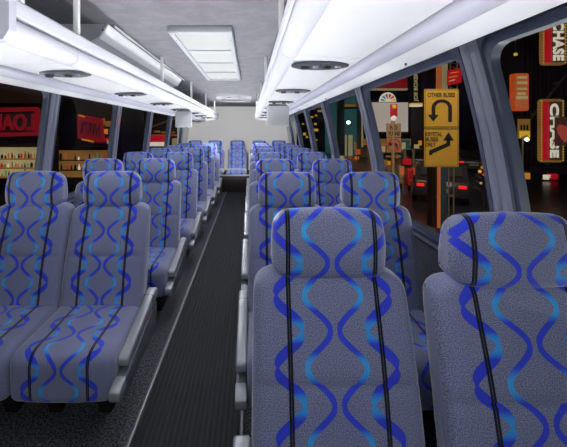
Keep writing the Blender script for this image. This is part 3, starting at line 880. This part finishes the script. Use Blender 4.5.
bd(522.5, 171.8, 531, 180.4, cx, cy, Y, 0, .2).build('signal_box', 'sign_black', t)
bd(523.4, 172.8, 530, 179.2, cx, cy, Y, -.01, .02).build('signal_face', 'lit_amber', t)
MB().box(-.03, .03, .08, .14, GZ - at(0, cy, Y).z, (cy - 180.4) * S(Y)).build('post', 'post', t)
t = T('upper_window_light', 'tiny square yellow light high on the dark theatre front', 'light', 516, 54, 20.5)
bd(514.8, 52.8, 517.6, 55.4, 516, 54, 20.5, 0, .1).build('light_face', 'lit_yellow', t)
MB().box(-.02, .02, .02, .06, .08, 1.1).build('bracket', 'post', t)
t = T('shop_sign', 'small red and white lit shop sign low on the dark theatre front', 'sign', 551, 177, 18.8)
bd(549.5, 174, 558, 179.4, 551, 177, 18.8, 0, .2).build('red_letters_panel', 'lit_red', t)
letters('FF', 545.6, 177, 551, 177, 18.8, 4.6, 'lit_white', t, 5.6, .0, dep=.15)
t = T('sloping_conduit', 'long thin dark pipe sloping across the theatre front', 'pipe', 548, 100, 19.5)
k = S(19.5); MB().tube(((528 - 548) * k, 0, (100 - 122) * k), ((590 - 548) * k, 0, (100 - 45) * k), .07, n=8).build('pipe', 'post', t, smooth=True)
for px, py in ((536, 113.5), (560, 82.6)): MB().box((px - 548) * k - .06, (px - 548) * k + .06, 0, .35, (100 - py) * k - .05, (100 - py) * k + .05).build('pipe_clip', 'post', t)

# --- bulbs tree
Y = 12.0; cx, cy = 484, 168; k = S(Y)
t = T('light_tree', 'small dark tree strung with red, gold and white bulbs left of the wide pillar', 'tree', cx, cy, Y)
zb = GZ - at(cx, cy, Y).z
m = MB().tube((0, 0, zb), (0, 0, .7), .06, .02, 8); m.build('trunk', 'black', t)
m = MB()
for i in range(60):
    a = rs.random() * 2 * PI; z = zb + .7 + rs.random() * (.6 - zb - .7); r = .6 * (.75 - z) / (.75 - zb) * rs.uniform(.5, 1) + .05
    m.tube((0, 0, z - .15), (r * math.cos(a), r * math.sin(a), z), .015, .006, 5)
m.build('branches', 'dark_facade', t)
for i, (px, py, mt, r) in enumerate(((480.5, 161, 'tail_red', 1.5), (485, 161.5, 'lit_yellow', 1.8), (479.5, 167, 'lit_amber', 1.6), (484.5, 169, 'lit_cream', 1.2), (477, 171, 'lit_yellow', 1.7), (481, 174, 'tail_red', 1.4), (485.5, 178, 'tail_red', 1.5), (484.5, 185, 'lit_yellow', 1.5), (478, 182.5, 'lit_cream', 1.3), (487, 172, 'lit_amber', 1.2), (480, 154.5, 'lit_white', .8))):
    MB().ball(((px - cx) * k, -.15, (cy - py) * k), r * k, 8, 6).build('bulb', mt, t, smooth=True)

# --- traffic
def car(px, Y, label, w=1.8, first=[None]):
    t = thing('car', label, 'car', (at(px, 0, Y).x, Y, GZ), 'cars in the traffic', -math.atan((px - VPX) / F))
    h = w / 2
    pts = [(0, .30), (0, .72), (.08, .90), (.75, .98), (1.25, 1.38), (2.5, 1.42), (3.1, 1.0), (4.1, .86), (4.3, .62), (4.25, .30)]
    MB().prism(pts, -h, h, 'x').build('body', 'car', t, bevel=.06)
    MB().prism([(.76, 1.01), (1.18, 1.33), (1.14, 1.36), (.72, 1.04)], -h * .8, h * .8, 'x').build('rear_window', 'tyre', t)
    for s in (-1, 1):
        MB().box(s * h * .76 - .13, s * h * .76 + .13, -.03, .05, .66, .78).build('tail_light', 'tail_red', t, bevel=.015)
        for yy in (.85, 3.4): MB().tube((s * h - .12, yy, .32), (s * h + .03, yy, .32), .32, n=16).build('wheel', 'tyre', t)
    MB().box(-.25, .25, -.02, .02, .50, .62).build('number_plate', 'lattice', t)
    return t
for px, Y, w in ((441, 12.6, 'nearest, behind the twin sign post'), (474, 22, 'farthest, beside the bulb tree'), (419, 24, 'far off left of the twin sign post')):
    car(px, Y, 'dark car with red tail lights, ' + w)
# newspaper boxes and poles in the distance
for i, (px, y0, y1, Y, mt, lb) in enumerate(((405, 150, 190, 21.5, 'lattice', 'thin pale pole left of the amber bus signs'), (413.5, 151, 186, 22, 'cream_facade', 'stout cream bollard post left of the amber bus signs'), (399.5, 160, 196, 21.2, 'ochre_wood', 'short ochre post below the one way sign'))):
    t = T('street_post', lb, 'post', px, y0, Y)
    zb = GZ - at(0, y0, Y).z
    MB().tube((0, 0, zb), (0, 0, 0), .085, .075, 12).build('shaft', mt, t, smooth=True)
    MB().ball((0, 0, 0), .11, 10, 6).build('cap', mt, t, smooth=True)
for px, py, Y, mt, lb in ((409, 162, 20.5, 'lit_red', 'small red lit shop sign between the pale poles'), (417, 160, 30, 'lit_cream', 'round cream lit shop sign beside the amber arrow sign'), (416, 172, 18.6, 'lit_orange', 'low orange lit stall behind the pale poles'), (425, 170, 20.6, 'lit_pinkred', 'low red lit stall beside the amber sign post')):
    t = T('stall_sign', lb, 'sign', px, py, Y)
    bd(px - 4, py - 3.5, px + 3, py + 3, px, py, Y, 0, .4).build('sign_face', mt, t, bevel=.08)
    bd(px - 4.4, py + 3, px + 3.4, py + 4, px, py, Y, -.1, .5).build('sign_base', 'sign_black', t)
    MB().tube((0, .2, GZ - at(px, py, Y).z), (0, .2, -4 * S(Y)), .05, n=8).build('post', 'post', t)

# row of kerb-side boxes and a low lit arcade behind them
for i, (px, y0, Y, w, mt, mf, lb) in enumerate(((385, 158, 17.6, 2.6, 'ochre_wood', 'lit_brown', 'ochre kerbside box left of the no turns post'), (402, 166, 16.2, 2.6, 'tan_sign', 'lit_orange_dim', 'tan kerbside box right of the no turns post'), (411, 169, 15.6, 2.8, 'red', 'lit_dark_red', 'red kerbside box between the pale poles'), (420.5, 163, 17.4, 2.4, 'cream_facade', 'lit_cream_dim', 'cream kerbside box left of the amber sign posts'), (395.5, 172, 14.8, 2.0, 'teal_facade', 'lit_teal', 'teal kerbside box under the no turns sign'))):
    t = T('newspaper_box', lb, 'newspaper box', px, y0, Y); k = S(Y); zb = GZ - at(0, y0, Y).z
    MB().box(-w * k, w * k, 0, .35, zb + .25, 0).build('box_body', mt, t, bevel=.02)
    MB().box(-w * k * .75, w * k * .75, -.02, .02, -.45, -.08).build('display_window', mf, t)
    MB().box(-w * k * .3, w * k * .3, .08, .26, zb, zb + .26).build('pedestal', 'black', t)
    MB().box(-w * k * .3, w * k * .3, -.05, 0, -.56, -.5).build('handle', 'silver', t)
building('arcade_building', 'low brown arcade with small lit windows under the pale billboard screen', 366, 145, 430, 39, 3, 'lit_brown_dim', [(370 + 4.4 * i, 149.5, 1.4, 1.6, ('lit_cream_dim', 'lit_orange_dim', 'sign_black', 'lit_cream', 'dark_shop')[i % 5]) for i in range(13)])
# far stalls and small lit boards between the cars and the big screen
cl = random.Random(5)
cnames = ['red', 'cream', 'amber', 'blue', 'orange', 'green']
cmats = ['lit_red', 'lit_cream', 'lit_amber', 'lit_blue', 'lit_orange', 'lit_green']
for i, (px, py, w, h, ci) in enumerate(((383, 149, 2.4, 3.0, 1), (388, 163, 2.6, 2.0, 2), (404, 146, 1.6, 3.6, 1), (409, 152.5, 1.8, 2.2, 0), (417, 149, 2.2, 4.5, 1), (420.5, 143, 1.4, 2.4, 2), (397, 164.5, 2.2, 1.8, 5), (404, 169, 2.0, 2.0, 4), (413, 166.5, 1.4, 1.6, 0), (358, 152, 2.4, 2.6, 4), (341, 159, 3.2, 3, 1), (351, 161, 3.2, 2.4, 0), (357, 160, 2, 3.4, 2))):
    Y = 26.6 + .55 * i
    sd = 'left' if px < 372 else 'right'
    t = T('lit_board', '%s lit board far down the street, %s' % (cnames[ci], ['left of the billboard screen foot', 'below the no turns sign', 'beside the pale poles', 'left of the amber signs', 'behind the window pillar'][0 if px < 372 else 1 if px < 400 else 2 if px < 412 else 3]), 'sign', px, py, Y, 'lit boards down the street')
    bd(px - w, py - h, px + w, py + h, px, py, Y, 0, .15).build('board_face', cmats[ci], t)
    MB().tube((0, .18, GZ - at(0, py, Y).z), (0, .18, h * S(Y)), .05, n=8).build('post', 'post', t)
# ------------------------------------------------------------------ left side of the street
Y = 10.5
t = T('corner_shop', 'dark shop with a lit cluttered display window at the far left', 'building', 18, 150, Y)
cx, cy = 18, 150; k = S(Y)
zb = PZ - at(0, cy, Y).z
MB().box((-90 - cx) * k, (48 - cx) * k, .25, .6, zb, (cy - 20) * k).build('wall', 'dark_shop', t)
bd(-70, 147.4, 41, 178, cx, cy, Y, .10, .30).build('display_window', 'lit_cream', t)
bd(-70, 143.6, 45, 147.2, cx, cy, Y, -.05, .3).build('window_head', 'dark_facade', t)
bd(41, 143.6, 45, 190, cx, cy, Y, -.05, .3).build('window_post', 'dark_shop', t)
bd(-70, 178, 45, 182, cx, cy, Y, -.1, .3).build('window_sill', 'dark_facade', t)
bd(-70, 100, 48, 103, cx, cy, Y, .1, .3).build('fascia_rail', 'dark_facade', t)
gs = random.Random(11)
def goods(n, x0, x1, rows, Y, where, grp):
    kk = S(Y)
    for row in rows:
        for i in range(n):
            px = x0 + (x1 - x0) * (i + gs.uniform(.3, .7)) / n
            mt = gs.choice(['lit_orange_dim', 'lit_brown', 'sign_black', 'lit_green', 'lit_red', 'sign_black', 'lit_brown', 'dark_shop', 'lit_white', 'dark_shop'])
            h = gs.uniform(3, 7.2); w = gs.uniform(.6, 1.2)
            m = MB()
            prof = gs.choice([[(1, 0), (1, .55), (.4, .75), (.4, 1)], [(.7, 0), (1, .3), (.9, .8), (.5, 1)], [(.5, 0), (1, .5), (.3, .7), (.6, .8), (.5, 1)]])
            for (r0, z0), (r1, z1) in zip(prof, prof[1:]): m.tube((0, 0, z0 * h * kk), (0, 0, z1 * h * kk), r0 * w * kk, r1 * w * kk, 8)
            o = m.build('display_goods', mt, smooth=True)
            p = at(px, row, Y); o.location = p
            tag(o, where, 'goods', grp)
for y in (158.4, 167.4, 176.4): bd(-60, y, 41, y + .9, 18, 150, 10.5, -.2, .12).build('shelf', 'lit_brown', t)
goods(13, -3, 40, (158.4, 167.4, 176.4), 10.42, 'small bottle-shaped goods shown in the lit display window at the far left', 'goods in the left display window')
# red mirrored sign
Y = 10.2; cx, cy = 12, 122; k = S(Y)
t = T('red_neon_sign', 'red outlined sign with mirrored lettering on the dark shop front, leftmost window', 'sign', cx, cy, Y)
fo = rrect(26 * k, 14.4 * k, 3.6 * k); fi = rrect(22.6 * k, 10.4 * k, 2.2 * k); n = len(fo)
m = MB()
for yy in (0, .12): m.v += [(x, yy, z + x * .03) for x, z in fo + fi]
for i in range(n):
    j = (i + 1) % n
    m.f += [(i, j, n + j, n + i), (2 * n + i, 2 * n + j, 3 * n + j, 3 * n + i), (i, j, 2 * n + j, 2 * n + i), (n + i, n + j, 3 * n + j, 3 * n + i)]
m.build('outline', 'lit_dark_red', t)
MB().prism([(x, z + x * .03) for x, z in rrect(23.5 * k, 11.5 * k, 2 * k)], .06, .12, 'y').build('backing', 'dark_shop', t)
letters('LOAN', 11.5, 122.3, cx, cy, Y, 16.5, 'lit_dark_red', t, 44, .05, mirror=True, dep=.05)
# second red sign
Y = 11.5; cx, cy = 90, 129; k = S(Y)
t = T('red_neon_sign', 'slanted red sign with dark lettering and yellow neon bars, second window from the left', 'sign', cx, cy, Y)
MB().prism([((x - cx) * k, (cy - y) * k) for x, y in ((77.6, 113.8), (101.5, 119), (103.6, 142.5), (92, 142), (77.6, 138.2))], 0, .12, 'y').build('sign_plate', 'lit_dark_red', t)
m = text_mesh('NVRTX', 13 * k, .02, True, 20 * k); m.v = [(x, y - .003, z - x * .2) for x, y, z in m.v]; m.build('lettering', 'dark_shop', t)
for p in (((78.6, 114.6), (85, 116.2), (85, 117.6), (78.6, 116)), ((82, 138.6), (93.5, 141), (93.5, 142.4), (82, 140))):
    MB().prism([((x - cx) * k, (cy - y) * k) for x, y in p], -.03, .02, 'y').build('neon_bar', 'lit_amber', t)
Y = 12.4
t = T('neon_stack', 'small clusters of yellow and red neon right of the slanted red sign', 'sign', 107, 130, Y)
for x0, y0, x1, y1, mt in ((102, 118, 104, 125, 'lit_brown'), (105, 121, 111.5, 126.5, 'lit_brown'), (104, 129, 107, 134, 'lit_amber'), (107, 139.5, 110.5, 143.5, 'lit_cream'), (104.5, 138, 109.5, 141, 'lit_red')):
    bd(x0, y0, x1, y1, 107, 130, Y, 0, .08).build('neon_cluster', mt, t)
bd(101.5, 117, 113, 146, 107, 130, Y, .08, .3).build('backing_board', 'dark_shop', t)
t = T('corner_shop', 'dim shop with goods under the slanted red sign', 'building', 85, 150, 13)
bd(50, 40, 120, 200, 85, 150, 13, .4, 3).build('wall', 'dark_shop', t)
bd(52, 151, 108, 178, 85, 150, 13, .2, .42).build('display_window', 'lit_brown', t)
bd(50, 146.4, 112, 150, 85, 150, 13, 0, .42).build('window_head', 'dark_facade', t)
for y in (160, 170): bd(53, y, 107, y + .9, 85, 150, 13, 0, .22).build('shelf', 'dark_shop', t)
goods(14, 56, 106, (160, 170), 13.08, 'small bottle-shaped goods in the dim display under the slanted red sign', 'goods in the dim display window')
# scaffold / stall structure in third and fourth windows
Y = 16.3
t = T('timber_scaffold', 'ochre timber post and sloping beam in front of the red shop band', 'scaffold', 141, 150, Y); k = S(Y)
bd(139.6, 95, 143.2, 200, 141, 150, Y, 0, .15).build('post', 'ochre_wood', t)
MB().tube(((143 - 141) * k, .05, (150 - 130) * k), ((178 - 141) * k, .05, (150 - 117) * k), .05, n=8).build('sloping_beam', 'ochre_wood', t)
MB().tube(((118 - 141) * k, .05, (150 - 133) * k), ((139 - 141) * k, .05, (150 - 140) * k), .05, n=8).build('side_beam', 'lit_brown', t)
bd(126, 139.5, 141, 145.5, 141, 150, Y, .16, .3).build('cross_board', 'ochre_wood', t)
Y = 19
t = T('corner_shop', 'long dark shop with a red band over a white band beyond the left pillars', 'building', 158, 140, Y)
bd(112, 60, 190, 175, 158, 140, Y, .3, 4).build('wall', 'dark_facade', t)
bd(148, 136, 166, 141.8, 158, 140, Y, 0, .3).build('red_band', 'lit_red', t)
bd(148, 142.2, 166, 146.2, 158, 140, Y, 0, .3).build('white_band', 'lit_white', t)
bd(130, 134.6, 176, 135.8, 158, 140, Y, -.05, .3).build('ledge', 'lit_pinkred', t)
bd(130, 136, 139, 139, 158, 140, Y, 0, .3).build('red_panel', 'lit_dark_red', t)
for x0, x1, y0, y1 in ((154, 158.5, 130.5, 132.6), (161, 174, 131.6, 133.2), (131, 138, 130.6, 133.4), (172, 180, 138.5, 145), (120, 127, 128, 130)):
    bd(x0, y0, x1, y1, 158, 140, Y, 0, .3).build('lit_panel', 'lit_brown' if y0 < 135 else 'lit_cream_dim', t)
# ------------------------------------------------------------------ light
def point(name, loc, e, col=(1, 1, 1), r=0.0):
    l = bpy.data.lights.new(name, 'POINT'); l.energy = e; l.color = col; l.shadow_soft_size = r
    o = bpy.data.objects.new(name, l); COL.objects.link(o); o.location = loc
    return o
def area(name, loc, rot, sx, sy, e, col=(1, 1, 1)):
    l = bpy.data.lights.new(name, 'AREA'); l.shape = 'RECTANGLE'; l.size = sx; l.size_y = sy; l.energy = e; l.color = col
    o = bpy.data.objects.new(name, l); COL.objects.link(o); o.location = loc; o.rotation_euler = rot
    return o
def spot(name, loc, target, e, ang, blend=.6, col=(1, 1, 1)):
    l = bpy.data.lights.new(name, 'SPOT'); l.energy = e; l.color = col; l.shadow_soft_size = 0
    l.spot_size = math.radians(ang); l.spot_blend = blend
    o = bpy.data.objects.new(name, l); COL.objects.link(o); o.location = loc
    o.rotation_euler = (Vector(target) - Vector(loc)).to_track_quat('-Z', 'Y').to_euler()
    return o
for i in range(13):
    y = .3 + .58 * i
    for s in (-1, 1):
        spot('window_daylight_fill', (s * 2.5, y, .45 + .2 * (i % 2)), (0, y, 1.5), 22, 110, .6, (.96, .97, 1))  # unseen spots standing in for daylight, aimed up through the side windows
        if y < 6.5: spot('rack_fill', (s * .2, y + .1, .9), (s * .26, y + .1, 2), 12, 104, .35)  # added upward spots without fixtures, brighten the rack undersides
for i in range(7):
    spot('aisle_fill', (0, .9 + .82 * i, 1.82), (0, .9 + .82 * i, 0), 2.5 + 1.8 * i, 160, .5)  # fill spots added below the ceiling for the seat tops, no lamp there
for s, x, y0 in ((-1, -.52, 1.50), (1, .545, 1.31)):
    for k in range(-1 if s > 0 else 0, 7):
        spot('reading_lamp', (x, y0 + .82 * k - .05, 1.495), (x, y0 + .82 * k - .15, 0), 2.5, 150, .5)
spot('rear_wall_fill', (0, 4.4, 1.48), (0, 8, 1.42), 240, 50, .3)  # hidden spot put in to brighten the rear wall
area('front_fill', (0.1, -1.3, 1.5), (math.radians(88), 0, 0), 2.2, .9, 16, (.95, .97, 1))  # unseen panel added behind the camera to light the seat fronts
spot('street_spot', (3.6, 3.6, 5.0), (4.3, 7.3, 1.3), 800, 60, .5, (1, .93, .8))
spot('street_spot', (6.0, 9.0, 6.0), (6.1, 13.6, .8), 900, 95, .5, (1, .9, .75))
spot('street_spot', (-4.5, 5.5, 5.5), (-7.5, 11.5, 1), 260, 100, .6, (1, .8, .6))  # extra spot with no lamp post, added to warm the dark left shops
spot('street_spot', (3.5, 12, 6.5), (9.5, 19, -.5), 500, 90, .6, (1, .82, .62))
w = bpy.data.worlds.new('night'); SC.world = w; w.use_nodes = True
w.node_tree.nodes['Background'].inputs[0].default_value = L(22, 17, 14)
w.node_tree.nodes['Background'].inputs[1].default_value = 1.0

cam = bpy.data.cameras.new('camera'); co = bpy.data.objects.new('camera', cam); COL.objects.link(co)
co.location = (CAMX, 0, CAMZ); co.rotation_euler = (math.radians(90), 0, 0)
cam.sensor_fit = 'HORIZONTAL'; cam.sensor_width = 36; cam.lens = F / 567 * 36
cam.shift_x = (283.5 - VPX) / 567; cam.shift_y = -(223.5 - VPY) / 567
cam.clip_start = .02; cam.clip_end = 400
SC.camera = co
SC.view_settings.view_transform = 'Standard'; SC.view_settings.look = 'None'
SC.view_settings.exposure = 0.25; SC.view_settings.gamma = 1.0
SC.view_settings.use_curve_mapping = False
